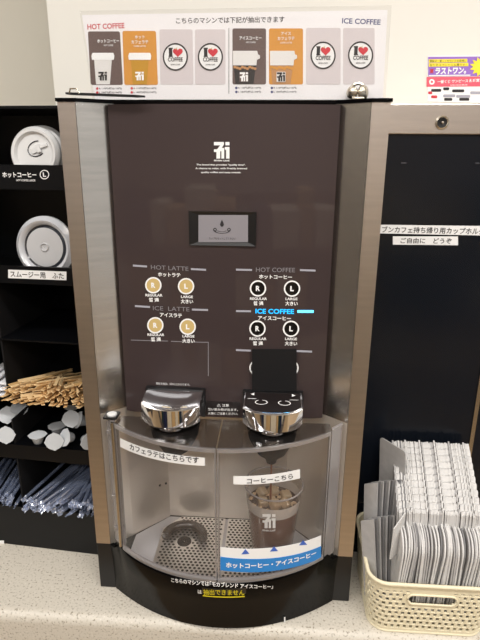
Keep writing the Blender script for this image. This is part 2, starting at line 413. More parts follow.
text(bm, '現在の抽出、5秒以上かかります。', panelS, 156, 383.2, 190, 384.6, 2.4, bold=.0)
obj('small_notice', bm, 'white', fp)
bm = B()   # hairline outline of the blank door on the left
for a in ((131, 340, 209, 342.6), ):
    rectpx(bm, panelS, 131, 339.7, 168, 340.3, .0003, 0, 3, 0, 340.7, 341.3); rectpx(bm, panelS, 171, 341, 208, 341.6, .0003, 0, 3, 0, 342, 342.6)
    rectpx(bm, panelS, 208, 342, 208.6, 376, .0003, 0, 1)
obj('hairline', bm, 'greyprint', fp)
# ten round buttons
for cx, cy, ch, kind in ((153.5, 285, 'R', 'gold'), (186.2, 286, 'L', 'gold'), (155.5, 325, 'R', 'gold'), (187.8, 326.5, 'L', 'gold'),
                         (258, 288.2, 'R', 'btnblack'), (292, 288.4, 'L', 'btnblack'), (257.5, 328.3, 'R', 'btnblack'), (291, 328.5, 'L', 'btnblack'),
                         (257.5, 367.5, 'R', 'btnblack'), (290.5, 367.6, 'L', 'btnblack')):
    bm = B(); polypx(bm, panelS, ellpx(cx, cy, 7.4, 7.5), .0012); bt = obj('button', bm, kind, mc, label='%s round button' % ('cream' if kind == 'gold' else 'black'))
    bm = B(); ringpx(bm, panelS, cx, cy, 6.7, 8.2, .0014)
    obj('ring', bm, 'white', bt)
    bm = B(); w = 2.1 if ch == 'R' else 1.8
    text(bm, ch, panelS, cx-w, cy, cx+w, cy, 5.2, bold=.05, eps=.0016); obj('letter', bm, 'white', bt)
bm = B(); rectpx(bm, panelS, 252.2, 348.5, 296.5, 391, .0035, 0, 6, .0016); obj('cover_plate', bm, 'matblack', mc, label='matte black square plate hiding a button pair')
# printed caution beside the right spout
bm = B(); rectpx(bm, panelS, 205.5, 401, 240.5, 414.5, .0006, 0, 3, 0, 402, 415.5); cs = obj('caution_label', bm, 'dbrown', mc)
bm = B(); text(bm, '⚠ 注意', panelS, 217, 405, 229, 405.3, 3, eps=.0009); text(bm, '熱い飲み物が出ます。', panelS, 208, 409, 238, 409.6, 2.8, eps=.0009); text(bm, '火傷にご注意ください。', panelS, 208, 413, 238, 413.6, 2.6, eps=.0009)
obj('lettering', bm, 'white', cs)
# screen with black surround
bm = B(); S = panelS
a = at(189, 211, S); c = at(256, 246, S); i0 = at(198, 214.5, S); i1 = at(248.5, 242.5, S)
def ringbox(bm, a, c, i0, i1, y0, y1, yi):
    o_ = [(a.x, a.z), (c.x, a.z), (c.x, c.z), (a.x, c.z)]; n_ = [(i0.x, i0.z), (i1.x, i0.z), (i1.x, i1.z), (i0.x, i1.z)]
    vo = [bm.verts.new((x, y0, z)) for x, z in o_]; vi = [bm.verts.new((x, yi, z)) for x, z in n_]; vb = [bm.verts.new((x, y1, z)) for x, z in o_]
    for k in range(4):
        bm.faces.new((vo[k], vo[(k+1) % 4], vi[(k+1) % 4], vi[k])); bm.faces.new((vb[k], vb[(k+1) % 4], vo[(k+1) % 4], vo[k]))
    bm.faces.new(vi)
ringbox(bm, a, c, i0, i1, .0095, .013, .0118); obj('screen_bezel', bm, 'black', mc)
sc_s = flat(.0116)
bm = B(); rectpx(bm, sc_s, 198.5, 215, 248, 242, .0003, 0, 1); scn = obj('screen', bm, 'screen', mc, label='small lit grey display')
bm = B()
d0 = (222, 221)
polypx(bm, sc_s, [(222, 219.5), (223.3, 222.3), (224, 224.6), (223.2, 226.3), (222, 226.8), (220.8, 226.3), (220, 224.6), (220.7, 222.3)][::-1], .0002, 0, .0004)
ringpx(bm, sc_s, 222, 230, 7.2, 8.4, .0002, 0, .0004, 0, PI, .42); ringpx(bm, sc_s, 222, 229.6, 4.6, 5.4, .0002, 0, .0004, PI*.15, PI*.85, .42)
ringpx(bm, sc_s, 215, 229.6, 1, 1.8, .0002, 0, .0004); ringpx(bm, sc_s, 229, 229.6, 1, 1.8, .0002, 0, .0004)
text(bm, 'カップをセットしてください', sc_s, 209, 238.3, 236, 238.7, 2.4, eps=.0006, bold=0)
obj('display_symbols', bm, 'ink', scn)

# chrome spout covers
def spout(cx, name_label, printed):
    hw = .046; N = 20
    def yf(x):  # plan of the front face
        t = abs(x-cx)/hw; return -.060+.019*t**2.6
    zt, zb = .304, .2735
    bm = B(); pts = [(cx-hw+2*hw*i/N) for i in range(N+1)]
    def col(x, tt):
        t = abs(x-cx)/hw
        if tt == 0: return Vector((x, .0125, .3095))
        if tt == 1: return Vector((x, yf(x)*.5+.005, .3085))
        if tt == 2: return Vector((x, yf(x)+.003, zt+.0008))
        if tt == 3: return Vector((x, yf(x), zt-.001))
        if tt == 4: return Vector((x, yf(x)+.001, zb+.006*t**3))
        if tt == 5: return Vector((x, yf(x)+.005, zb-.004+.006*t**3))
        return Vector((x, .0125, zb-.004))
    rows = [[bm.verts.new(col(x, k)) for x in pts] for k in range(7)]
    for k in range(6):
        for i in range(N): bm.faces.new((rows[k][i], rows[k][i+1], rows[k+1][i+1], rows[k+1][i]))
    for i in (0, N): bm.faces.new([rows[k][i] for k in range(7)])
    sp = obj('spout_cover', bm, 'chrome', mc, smooth=True, label=name_label)
    if printed:
        bm = B(); g2 = [[bm.verts.new(Vector((cx+(x-cx)*.95, col(x, k).y*.97+.0005, col(x, k).z+.0009))) for x in pts] for k in (0, 1, 2)]
        for k in range(2):
            for i in range(N): bm.faces.new((g2[k][i], g2[k][i+1], g2[k+1][i+1], g2[k+1][i]))
        tp = obj('printed_top', bm, 'dbrown', sp, label='dark glossy top film with white marks')
        bm = B()
        Q = lambda x, y: Vector((cx+x, y, .3120-.0050*max(0, (-y-.0)/.055)-.0006*abs(x)/hw+.0006))
        def tri(P):
            bm.faces.new([bm.verts.new(Q(*q)) for q in P])
        tri([(-.036, -.006), (-.030, -.002), (-.030, -.010)]); tri([(.036, -.006), (.030, -.002), (.030, -.010)])
        for sx in (-1, 1):
            for k in range(18):
                a0, a1 = 2*PI*k/18, 2*PI*(k+1)/18
                if k in (4, 5): continue
                tri([(sx*.018+.010*math.cos(a), -.030+.007*math.sin(a)) if w else (sx*.018+.0087*math.cos(a), -.030+.0058*math.sin(a)) for a, w in ((a0, 1), (a1, 1), (a1, 0), (a0, 0))])
            tri([(sx*.040, -.020), (sx*.026, -.0205), (sx*.026, -.0195), (sx*.040, -.019)])
        obj('symbols', bm, 'white', sp)
    bm = B(); prism(bm, [(cx-hw-.003, .004), (cx+hw+.003, .004), (cx+hw+.003, .014), (cx-hw-.003, .014)], .262, .311)
    obj('spout_bracket', bm, 'black', sp)
    # underside lip and funnel nozzle below
    bm = B(); lathe(bm, [(.017, .2705), (.020, .270), (.0205, .265), (.015, .2625)], (cx, -.035, 0), 28, cap=True); obj('lip', bm, 'chrome', sp, smooth=True)
    bm = B(); lathe(bm, [(.042, .2585), (.038, .235), (.024, .208), (.010, .196), (.008, .188)], (cx, -.005, 0), 28, cap=True)
    obj('nozzle', bm, 'matblack', mc, smooth=True, label='black funnel outlet under the spout')
spout(-.0775, 'plain chrome cover of the left spout', False)
spout(.0825, 'chrome cover of the right spout with a printed top', True)
for cx in (-.0725, .0825):
    pass

# clear front covers
CYc, CR = .176, .266
cov = lambda x: CYc-math.sqrt(max(.001, CR*CR-x*x))
def cover(x0, x1, nm, lab):
    z0, z1 = .019, .259
    bm = B(); N = 18
    sheet(bm, lambda u, v: Vector((x0+(x1-x0)*u, cov(x0+(x1-x0)*u), z0+(z1-z0)*v)), N, 1)
    c = obj(nm, bm, 'clear', mc, smooth=True, label=lab)
    bm = B()
    pts = [(x0+(x1-x0)*i/N) for i in range(N+1)]
    prism(bm, [(x, cov(x)-.001) for x in pts]+[(x1, .000), (x0, .000)], .259, .2605); obj('top_plate', bm, 'smoke', c)
    bm = B(); prism(bm, [(x, cov(x)-.003) for x in pts]+[(x, cov(x)+.002) for x in pts[::-1]], .2545, .2605)
    obj('top_rim', bm, 'edge', c)
    bm = B(); prism(bm, [(x, cov(x)-.005) for x in pts]+[(x, cov(x)+.003) for x in pts[::-1]], .0145, .022)
    obj('bottom_rim', bm, 'edge', c)
    for x in (x0, x1):
        d = .0022 if x == x0 else -.0022
        bm = B(); prism(bm, [(x, cov(x)-.0015), (x+d, cov(x+d)-.0015), (x+d, cov(x)+.012), (x, cov(x)+.012)], z0, .2545)
        obj('edge_rib', bm, 'edge', c)
    return c
cl = cover(-.172, -.0005, 'left_cover', 'clear curved cover over the left cup bay')
cl.name = 'bay_cover'
c2 = cover(.0015, .176, 'bay_cover', 'clear curved cover over the right cup bay')
# hinge column at the far left, guard at the far right
bm = B(); prism(bm, [(-.192, -.010), (-.1735, cov(-.1735)-.003), (-.1735, cov(-.1735)+.006), (-.180, .0), (-.192, -.002)], .02, .262)
hp = obj('hinge_post', bm, 'edge', mc)
bm = B(); lathe(bm, [(.003, .02), (.003, .262)], (-.1765, cov(-.1765)-.004, 0), 12, cap=True); obj('hinge_pin', bm, 'nickel', hp, smooth=True)
bm = B(); box(bm, -.193, -.170, -.022, .002, .264, .268, .001); lathe(bm, [(.008, .268), (.008, .2705), (.005, .2712)], (-.1805, -.012, 0), 20, cap=True, mi=1); obj('hinge_cap', bm, ['black', 'lidwhite'], hp)
for z in (.045, .11, .235):
    bm = B(); box(bm, -.190, -.180, -.019, -.012, z, z+.007, .001); obj('hinge_knuckle', bm, 'edge', hp)
bm = B(); prism(bm, [(.1775, cov(.176)), (.196, -.004), (.196, .004), (.1775, cov(.176)+.008)], .012, .262); obj('side_guard', bm, 'edge', mc)

# black base with its bulging front
def topY(x):
    a = abs(x)
    return cov(min(a, .178))-.006 if a <= .178 else (-.021)+(a-.178)/.027*.021
def botY(x):
    a = abs(x)/.205
    return -.074*(1-a**2.1)
N = 40
bm = B(); xs = [-.205+.41*i/N for i in range(N+1)]
rows = []
for z, k in ((.017, 0), (.012, .02), (-.03, .45), (-.09, .95), (CZ+.001, 1)):
    rows.append([bm.verts.new((x*(1-.02*k), topY(x)*(1-k)+botY(x)*k-(.002 if 0 < k < .1 else 0), z if abs(x) < .19 else min(z, -.0)-.0*abs(x))) for x in xs])
for k in range(len(rows)-1):
    for i in range(N): bm.faces.new((rows[k][i], rows[k][i+1], rows[k+1][i+1], rows[k+1][i]))
rim = [bm.verts.new((v.co.x, v.co.y+.007, v.co.z)) for v in rows[0]]; dn = [bm.verts.new((v.co.x, v.co.y+.007, -.004)) for v in rows[0]]
for i in range(N):
    bm.faces.new((rows[0][i+1], rows[0][i], rim[i], rim[i+1])); bm.faces.new((rim[i+1], rim[i], dn[i], dn[i+1]))
bs = obj('base', bm, 'blackgloss', mc, smooth=True, recalc=True)
for s in (-1, 1):
    bm = B(); box(bm, min(s*.2305, s*.2), max(s*.2305, s*.2), .0005, .09, CZ+.001, -.001, .001); obj('base_leg', bm, 'black', mc)
# notice on the base
baseS = lambda x: cov(x)-.0045+.006
def _kz(z):
    P = ((.017, 0), (.012, .02), (-.03, .45), (-.09, .95), (CZ+.001, 1))
    for (a, ka), (b_, kb) in zip(P, P[1:]):
        if z >= b_: return ka+(kb-ka)*max(0, (a-z)/(a-b_))
    return 1
def bS(k): return Surf2(lambda x, z: topY(x)*(1-_kz(z))+botY(x)*_kz(z)-.0012)
bm = B(); rectpx(bm, bS(.35), 202, 587, 246, 593, .0005, 0, 8, .0008); ns = obj('notice_sticker', bm, 'black', mc, label='black notice sticker with white and yellow lettering')
bm = B(); text(bm, 'こちらのマシンでは｢モカブレンド アイスコーヒー｣', bS(.3), 171.5, 578.6, 273, 585.2, 4.4, sag=-4.6, eps=.0030, bold=.03, mi=0)
text(bm, 'は', bS(.4), 198, 590.2, 202, 590.6, 3.8, eps=.0030, bold=.03)
text(bm, '抽出できません', bS(.4), 203.5, 590.6, 244.5, 591.4, 5.6, sag=-1, eps=.0030, bold=.012, mi=1)
rectpx(bm, bS(.4), 203, 593.8, 245, 594.8, .0002, 1, 6, .0028, 594.6, 595.6)
obj('lettering', bm, ['white', 'yellowtxt'], ns)
bm = B(); rectpx(bm, bS(.8), 284, 617, 285.4, 622, .0006, 0, 1); obj('tab_mark', bm, 'white', mc)

# drip tray
bm = B(); outline = [(x, cov(x)+.004) for x in [-.165+.33*i/20 for i in range(21)]]+[(.165, .03), (.112, .087), (-.112, .087), (-.165, .03)]
prism(bm, outline, -.006, -.002); tr = obj('drip_tray', bm, 'trayplastic', mc)
def inplate(x, y, m_=0): return y > cov(x)+.012+m_ and y < .084-m_ and abs(x) < .118+(.0-y)*.0-m_ and (abs(x) > .003+m_)
for s in (-1, 1):
    bm = B(); x0, x1 = (-.118, -.003) if s < 0 else (.003, .118)
    prism(bm, [(x0+(x1-x0)*i/12, cov(x0+(x1-x0)*i/12)+.010) for i in range(13)]+[(x1, .050 if s > 0 else .086), (x1-.03*(s > 0), .086), (x0+.03*(s < 0), .086), (x0, .050 if s < 0 else .086)], -.002, .0)
    dx = s*.072; dy = .016
    row = 0; y = -.075
    while y < .083:
        x = x0+.004+(.0038 if row % 2 else 0)
        while x < x1-.003:
            if y > cov(x)+.016 and abs(x) < .112 and not (s < 0 and (x-dx)**2+(y-dy)**2 < .0165**2) and not (abs(x) > .09 and y > .055):
                vs = [bm.verts.new((x+.0026*math.cos(PI/4*k), y+.0026*math.sin(PI/4*k), .0004)) for k in range(8)]; f = bm.faces.new(vs); f.material_index = 1
            x += .0078
        y += .0068; row += 1
    pl = obj('perforated_plate', bm, ['plate', 'hole'], tr)
    if s < 0:
        bm = B(); lathe(bm, [(.001, .0008), (.0115, .0008), (.0125, .0018), (.013, .0003)], (dx, dy, 0), 28); obj('drain', bm, 'hole', pl)
        bm = B(); tube(bm, [(dx+.034*math.cos(a), dy+.002+.032*math.sin(a), .010) for a in [PI*(-.02+1.04*i/20) for i in range(21)]], .0085, 10); obj('cup_guide', bm, 'bumper', mc, smooth=True, label='dark half-ring cup guide')

# stickers on the clear covers
def strip(parent, pts4, s, tx, nm='label_strip', lab=None, surf=cov, bold=.015):
    bm = B(); rectpx(bm, surf, pts4[0], pts4[1], pts4[2], pts4[3], .0005, 0, 12, .0018, pts4[4], pts4[5]); o = obj(nm, bm, 'sticker', parent, label=lab)
    bm = B(); text(bm, s, surf, *tx, eps=.0028, bold=bold); obj('lettering', bm, 'ink', o); return o
strip(mc, (120.5, 437.5, 205, 446, 457, 465), 'カフェラテはこちらです', (130, 445.5, 199, 459.3, 5.6), lab='white paper label about latte')
strip(mc, (233.5, 475.5, 300, 483.5, 468.5, 477.5), 'コーヒーこちら', (247, 480.2, 293, 474.8, 5.2), lab='white paper label about coffee')
# blue and white arrow sticker
aS = cov
bm = B()
rectpx(bm, aS, 220.5, 546, 321, 557, .0005, 0, 14, .0018, 534.5, 546)
bs2 = obj('arrow_sticker', bm, 'sticker', mc, label='blue and white sticker with three arrows')
bm = B(); rectpx(bm, aS, 220.5, 555.5, 321, 569, .0004, 0, 14, .0024, 545, 556.5)
obj('blue_band', bm, 'blue', bs2)
for cx, cy in ((245.5, 551), (274, 548.2), (303, 542)):
    bm = B(); polypx(bm, aS, [(cx-4, cy+2.2), (cx+4, cy+1.6), (cx, cy-3)][::-1], .0004, 0, .0024); obj('arrow', bm, 'blueink', bs2)
bm = B(); text(bm, 'ホットコーヒー・アイスコーヒー', aS, 226, 563.5, 316, 551.4, 5.4, eps=.0032, bold=.035); obj('lettering', bm, 'white', bs2)

# ------------------------------------------------------------------ iced coffee in the right bay
CX, CYy, z0, zr = .088, .004, .0008, .143
cup = thing('plastic_cup', 'clear plastic cup of iced coffee being filled in the right bay', 'cup', (CX, CYy, 0))
def cr_(z): return .0345+(.0490-.0345)*(z-z0)/(zr-z0)
bm = B(); lathe(bm, [(.001, z0), (.033, z0), (.0345, .004), (cr_(.101), .101)], (CX, CYy, 0), 40); lathe(bm, [(cr_(.122), .122), (cr_(.136), .136), (.0485, .139)], (CX, CYy, 0), 40); obj('cup_wall', bm, 'cup', cup, smooth=True)
bm = B(); lathe(bm, [(cr_(.100)+.0003, .100), (cr_(.106)+.0005, .106), (cr_(.122)+.0005, .122)], (CX, CYy, 0), 40); obj('frosted_band', bm, 'cupband', cup, smooth=True)
bm = B(); tube(bm, [(CX+.0497*math.cos(2*PI*i/40), CYy+.0497*math.sin(2*PI*i/40), .141) for i in range(40)], .0016, 8, closed=True); obj('rim', bm, 'edge', cup, smooth=True)
bm = B(); lathe(bm, [(.033, .003), (cr_(.004)-.0012, .005), (cr_(.105)-.0012, .105)], (CX, CYy, 0), 40); obj('coffee', bm, 'coffeeside', cup, smooth=True)
bm = B(); lathe(bm, [(.0005, .1055), (cr_(.105)-.0014, .1055)], (CX, CYy, 0), 40); obj('coffee_surface', bm, 'coffee', cup)
cupS = Surf2(lambda x, z: CYy-math.sqrt(max(1e-5, cr_(z)**2-(x-CX)**2)))
bm = B(); logo7(bm, cupS, 262.5, 513.5, 275.5, 527.5, 0, .0016); text(bm, 'SEVEN CAFÉ', cupS, 262.5, 529.6, 275.5, 529.8, 2, eps=.0006, bold=.02); obj('printed_mark', bm, 'white', cup)
ice_pts = [(-.018, -.010, 12), (.0, .02, 40), (.02, -.014, 70), (.022, .012, 20), (-.020, .016, 55), (.003, -.020, 35), (-.002, .0, 5)]
bm = B()
for i, (dx, dy, a) in enumerate(ice_pts):
    bm = B(); s = .0085 if i < 6 else .006
    box(bm, -s, s, -s, s, -s*.8, s*.8, .003, 3)
    o = obj('ice_cube', bm, 'ice', smooth=True); o.location = (CX+dx, CYy+dy, .109+.002*(i % 3)); o.rotation_euler = (math.radians(a*.6), math.radians(a*.4), math.radians(a))
    tag(o, 'ice cube floating in the iced coffee', 'ice cube', 'ice cubes in the plastic cup')
bm = B()
for i in range(60):
    a = random.uniform(0, 2*PI); r = .040*math.sqrt(random.random()); q = random.uniform(.0015, .0042)
    lathe(bm, [(q, .0), (q*.8, q*.35), (.0002, q*.5)], (CX+r*math.cos(a), CYy+r*math.sin(a), .1056), 8)
o = obj('coffee_foam', bm, 'foam', cup, smooth=True); o['kind'] = 'stuff'
bm = B(); tube(bm, [(CX-.005, -.005, .188), (CX-.005, -.005, .15), (CX-.0048, -.0048, .107)], .0017, 8)
tag(obj('coffee_stream', bm, 'coffeeside', smooth=True, origin=(CX-.005, -.005, .188)), 'thin stream of coffee pouring from the right nozzle into the cup', 'coffee stream')

# ------------------------------------------------------------------ acrylic sign on top
SY = .05
sgn = thing('menu_sign', 'clear acrylic menu sign standing on top of the coffee machine', 'sign', (0, SY, HT+.0045))
sp_ = flat(SY)
bm = B(); P0, P1, P2, P3 = at(80.5, 11.5, sp_), at(391, 6, sp_), at(385, 99, sp_), at(93.5, 97, sp_)
zb = HT+.005
def quadslab(bm, pts, y0, y1, mi=0):
    a = [bm.verts.new((x, y0, z)) for x, z in pts]; b_ = [bm.verts.new((x, y1, z)) for x, z in pts]
    fs = [bm.faces.new(a), bm.faces.new(b_[::-1])]+[bm.faces.new((a[i], b_[i], b_[(i+1) % 4], a[(i+1) % 4])) for i in range(4)]
    for f in fs: f.material_index = mi
quadslab(bm, [(P0.x, P0.z), (P1.x, P1.z), (P2.x, zb), (P3.x, zb)], SY-.0035, SY-.0015)
box(bm, P3.x, P2.x, SY-.0015, SY+.05, zb-.0005, zb+.0015)
obj('acrylic_holder', bm, 'acrylic', sgn)
pS = flat(SY)
bm = B(); Q0, Q1 = at(82, 15, pS), at(387.5, 10, pS)
quadslab(bm, [(Q0.x, Q0.z), (Q1.x, Q1.z), (P2.x-.003, zb+.0015), (P3.x+.002, zb+.0015)], SY-.0005, SY+.0005); pp = obj('menu_paper', bm, 'paper', sgn)
def rrect(x0, y0, x1, y1, r=1.8, sk=0):
    out = []
    for cx, cy, a in ((x0+r, y0+r, PI), (x1-r, y0+r, 1.5*PI), (x1-r, y1-r, 0), (x0+r, y1-r, .5*PI)):
        for k in range(5): t = a+PI/2*k/4; out.append((cx+r*math.cos(t), cy+r*math.sin(t)))
    return [(x+sk*(y-(y0+y1)/2)/(y1-y0), y) for x, y in out][::-1]
E1 = .0006
cards = [(89.5, 31.5, 121.5, 85, 'cardbrown'), (123.5, 31, 157, 85, 'cardorange'), (160, 29.5, 193, 84.5, 'cardgrey'), (195, 29.5, 225.5, 84.5, 'cardgrey'),
         (232.5, 28.5, 266, 84.5, 'cardbrown'), (269, 28.5, 303, 84.5, 'cardorange'), (306, 28, 340.5, 84.5, 'cardgrey'), (343, 28, 374.5, 84.5, 'cardgrey')]
for i, (x0, y0, x1, y1, m_) in enumerate(cards):
    bm = B(); polypx(bm, pS, rrect(x0, y0, x1, y1, 1.8, 3.0-1.0*i if i < 3 else 0), .0002, 0, E1); cdm = obj('picture_card', bm, m_, pp)
    if m_ == 'cardgrey': continue
def cupart(bm, cx, yt, yb, w, kind):
    # lid, body, shade block, mark
    if kind == 'hot':
        polypx(bm, pS, [(cx-w*.78, yt+5), (cx+w*.78, yt+5), (cx+w*.60, yb), (cx-w*.60, yb)][::-1], .0002, 0, E1+.0004)
        polypx(bm, pS, [(cx-w*.9, yt), (cx+w*.9, yt), (cx+w, yt+3), (cx+w*.95, yt+7), (cx-w*.95, yt+7), (cx-w, yt+3)][::-1], .0002, 1, E1+.0007)
for (cx, bodym, mk) in ((103.2, 'cupgrey', 'ink'), (140, 'cupyellow', 'white')):
    bm = B(); cupart(bm, cx, 53, 84.5, 11.5, 'hot'); obj('printed_cup', bm, [bodym, 'white'], pp)
    bm = B(); logo7(bm, pS, cx-4.5, 72, cx+4, 80.5, 0, E1+.001); obj('cup_mark', bm, mk, pp)
for (cx, bodym) in ((245, 'ink'), (282, 'cuptan')):
    bm = B()
    polypx(bm, pS, [(cx-11.6, 61), (cx+11.6, 61), (cx+8.5, 84), (cx-9.5, 84)][::-1], .0002, 0, E1+.0004)
    polypx(bm, pS, [(cx-12, 51), (cx+12.3, 51), (cx+13, 54.5), (cx+15, 55.5), (cx+15, 58.5), (cx+12, 60), (cx+11.5, 65.5), (cx-12, 65.5)][::-1], .0002, 1, E1+.0007)
    for k in range(9): polypx(bm, pS, ellpx(cx-10+k*2.5, 67.2+(k*7 % 3)*.8, 1.6, 1.4, 8)[::-1], .0002, 2, E1+.0009)
    obj('printed_cup', bm, [bodym, 'cupgrey', 'cuptan' if bodym == 'ink' else 'cardorange'], pp)
    bm = B(); polypx(bm, pS, rrect(cx-5.5, 72, cx+3.5, 82, .5), .0002, 0, E1+.001); logo7(bm, pS, cx-5, 72.5, cx+3, 81.5, 1, E1+.0014); obj('cup_mark', bm, ['cardbrown' if bodym == 'ink' else 'cupgrey', 'white' if bodym == 'ink' else 'ink'], pp)
for i, (cx, cy) in enumerate(((175.5, 57), (210.5, 57), (323, 55.5), (360.5, 55.3))):
    bm = B(); polypx(bm, pS, ellpx(cx, cy, 12, 13.2, 32)[::-1], .0002, 0, E1+.0004)
    ringpx(bm, pS, cx, cy, 11.2, 12.6, .0002, 1, E1+.0006, ky=1.1, n=32)
    text(bm, 'I', pS, cx-6.4, cy-4.5, cx-3, cy-4.5, 8.5, 1, eps=E1+.001, bold=.03)
    for sx in (-1, 1): rectpx(bm, pS, cx-6.8, cy-4.5+sx*4-.6, cx-2.6, cy-4.5+sx*4+.6, .0002, 1, 1, E1+.0006)
    hh = []
    for k in range(24):
        t = 2*PI*k/24; hh.append((cx+2.5+.31*16*math.sin(t)**3, cy-4.6-.31*(13*math.cos(t)-5*math.cos(2*t)-2*math.cos(3*t)-math.cos(4*t))))
    polypx(bm, pS, hh[::-1], .0002, 2, E1+.0008)
    polypx(bm, pS, [(cx-1.5, cy-8.8), (cx+.2, cy-8), (cx+2.2, cy-9.6), (cx+.8, cy-7)][::-1], .0002, 3, E1+.0012)
    text(bm, 'COFFEE', pS, cx-7.4, cy+2.6, cx+7.4, cy+2.6, 4.2, 1, eps=E1+.001, bold=.02)
    text(bm, 'SEVEN CAFÉ', pS, cx-4.6, cy+7.6, cx+4.6, cy+7.6, 1.7, 1, eps=E1+.001)
    obj('round_badge', bm, ['white', 'ink', 'red', 'gold'], pp)
bm = B()
text(bm, 'HOT COFFEE', pS, 87.5, 27, 124.5, 25.6, 5.4, 0, E1, .02)
text(bm, 'ICE COFFEE', pS, 342, 20.8, 380.5, 22.3, 5.4, 1, E1, .02)
text(bm, 'こちらのマシンでは下記が抽出できます', pS, 176, 20.8, 284.5, 19.3, 6.2, 2, E1, .015)
rectpx(bm, pS, 228.6, 28, 229.2, 94, .0002, 2, 1, E1-.0003)
for x0, y in ((97, 88.6), (131.5, 88.4), (236, 88), (271.5, 88)):
    for k, s in enumerate(('R 110円(税込118円)', 'L 180円(税込194円)')):
        yy = y+k*4; polypx(bm, pS, ellpx(x0+.4, yy, 1.3, 1.3, 10)[::-1], .0002, 0 if x0 < 200 else 1, E1)
        text(bm, s, pS, x0+2.2, yy, x0+25, yy, 2.4, 2, E1, .02)
for x0, y, s in ((97.5, 41.5, 'ホットコーヒー'), (239.5, 38.5, 'アイスコーヒー')): text(bm, s, pS, x0, y-.2, x0+22, y-.4, 3.8, 3, E1+.0008, .03); text(bm, 'HOT COFFEE', pS, x0+6.5, y+4, x0+16, y+4, 1.6, 3, E1+.0008)
for cx, y, s in ((140, 38, 'ホット'), (286, 34.5, 'アイス')):
    text(bm, s, pS, cx-5, y-.8, cx+5, y-.9, 3.4, 3, E1+.0008, .02); text(bm, 'カフェラテ', pS, cx-8.5, y+4.2, cx+8.5, y+4, 3.6, 3, E1+.0008, .02); text(bm, 'CAFFE LATTE', pS, cx-6, y+8.4, cx+6, y+8.4, 1.6, 3, E1+.0008)
obj('sign_lettering', bm, ['red', 'navy', 'ink', 'white'], pp)
# knobbly metal clip at the foot of the sign
c0 = at(357.5, 89.5, flat(.04))
clp = thing('sign_clip', 'small shiny nickel clip at the right foot of the menu sign', 'clip', (c0.x, .034, HT+.0045))
zc = HT+.0045
for s, rr_ in ((-1, .0085), (1, .0095)):
    bm = B(); lathe(bm, [(.001, .0), (rr_*.7, .0), (rr_, .003), (rr_, .006), (rr_*.6, .0085), (.001, .009)], (c0.x+s*.0048, .040, zc+.0105), 24, 'Y', rot=Matrix.Rotation(s*.7, 3, 'Z')); obj('clip_disc', bm, 'nickel', clp, smooth=True)
bm = B(); tube(bm, [(c0.x+.0105*math.cos(a), .036, zc+.0115+.0105*math.sin(a)) for a in [PI*i/12 for i in range(13)]], .0022, 8); box(bm, c0.x-.008, c0.x+.009, .028, .042, zc, zc+.004, .001); obj('clip_spring', bm, 'nickel', clp, smooth=True)
# thin dark strip lying at the left on top of the machine
fs_ = thing('dark_strip', 'thin dark flat strip lying on the left end of the machine top', 'strip', (-.17, .02, HT+.0045))
bm = B(); prism(bm, [(-.222, .012), (-.118, -.0015), (-.106, .004), (-.118, .012), (-.222, .030)][::-1], zc+.001, zc+.0035, fn=lambda x, y, z: Vector((x, y, z+(-.106-x)*.045))); obj('strip_body', bm, 'black', fs_)
bm = B(); tube(bm, [(-.214, .006, zc+.0065), (-.212, .005, zc+.0125), (-.203, .005, zc+.0125), (-.2, .006, zc+.0065)], .0011, 6); obj('wire_clip', bm, 'nickel', fs_, smooth=True)

# ------------------------------------------------------------------ left rack of lids, stirrers, creamers, straws
LS = lambda x: .082-(x+.264)*.0849
LPHI = math.atan2(-.018, .212)
LO = Vector((-.264, .082, CZ))
rack = thing('lid_rack', 'black acrylic compartment rack of lids, stirrers, creamers and straws left of the machine', 'rack', LO, LPHI)
LM = WM[rack]
def L(x, y, z): return LM @ Vector((x, y, z-CZ))
def lbox(bm, x0, x1, y0, y1, z0, z1, bev=.0006):
    vs = box(bm, x0, x1, y0, y1, z0-CZ, z1-CZ)
    for v in vs: v.co = LM @ v.co
XL, XR, DP = -.34, .022, .2
bm = B(); lbox(bm, XL, XR, DP, DP+.004, CZ+.001, .748); obj('back_panel', bm, 'rack', rack)
for x in (XL, XR-.004):
    bm = B(); lbox(bm, x, x+.004, 0, DP, CZ+.001, .748); obj('side_panel', bm, 'rack', rack)
for i, (za, zb_) in enumerate(((.744, .748), (.62, .624), (.461, .465), (.352, .3555))):
    bm = B(); lbox(bm, XL+.004, XR-.004, 0.002, DP, za, zb_); obj('shelf', bm, 'rack', rack)
bm = B(); lbox(bm, XL+.004, XR-.004, 0.002, DP, .232, .236)
for v in bm.verts:
    q = LM.inverted() @ v.co; v.co.z -= q.y*.2
obj('shelf', bm, 'rack', rack)
bm = B(); lbox(bm, XL+.004, XR-.004, 0.0, DP, .108, .1385); obj('shelf', bm, 'rack', rack)
for za, zb_ in ((.624, .659), (.465, .492)):
    bm = B(); lbox(bm, XL, XR, -.003, .001, za-.004, zb_); obj('front_lip', bm, 'rack', rack)
bm = B(); lbox(bm, XL, XR, 0, DP, CZ+.001, -.004); obj('plinth', bm, 'rack', rack)
dX = -.152
for za, zb_ in ((.3555, .461), (.238, .352), (.1385, .19), (-.004, .108)):
    bm = B(); lbox(bm, dX, dX+.003, .004, DP, za, zb_); obj('divider', bm, 'matblack', rack)
LF = lambda x: LS(x)-.0032
bm = B()
text(bm, 'ホットコーヒー', LF, 2.5, 174.8, 36.5, 175, 5.4, 0, bold=.03); ringpx(bm, LF, 44.5, 174.6, 3.9, 4.7, .0003); text(bm, 'L', LF, 43, 174.6, 46.2, 174.6, 4.4, 0, bold=.04); text(bm, 'HOT COFFEE LARGE', LF, 16.5, 180.2, 35.5, 180.4, 2, 0)
obj('lip_lettering', bm, 'white', rack)
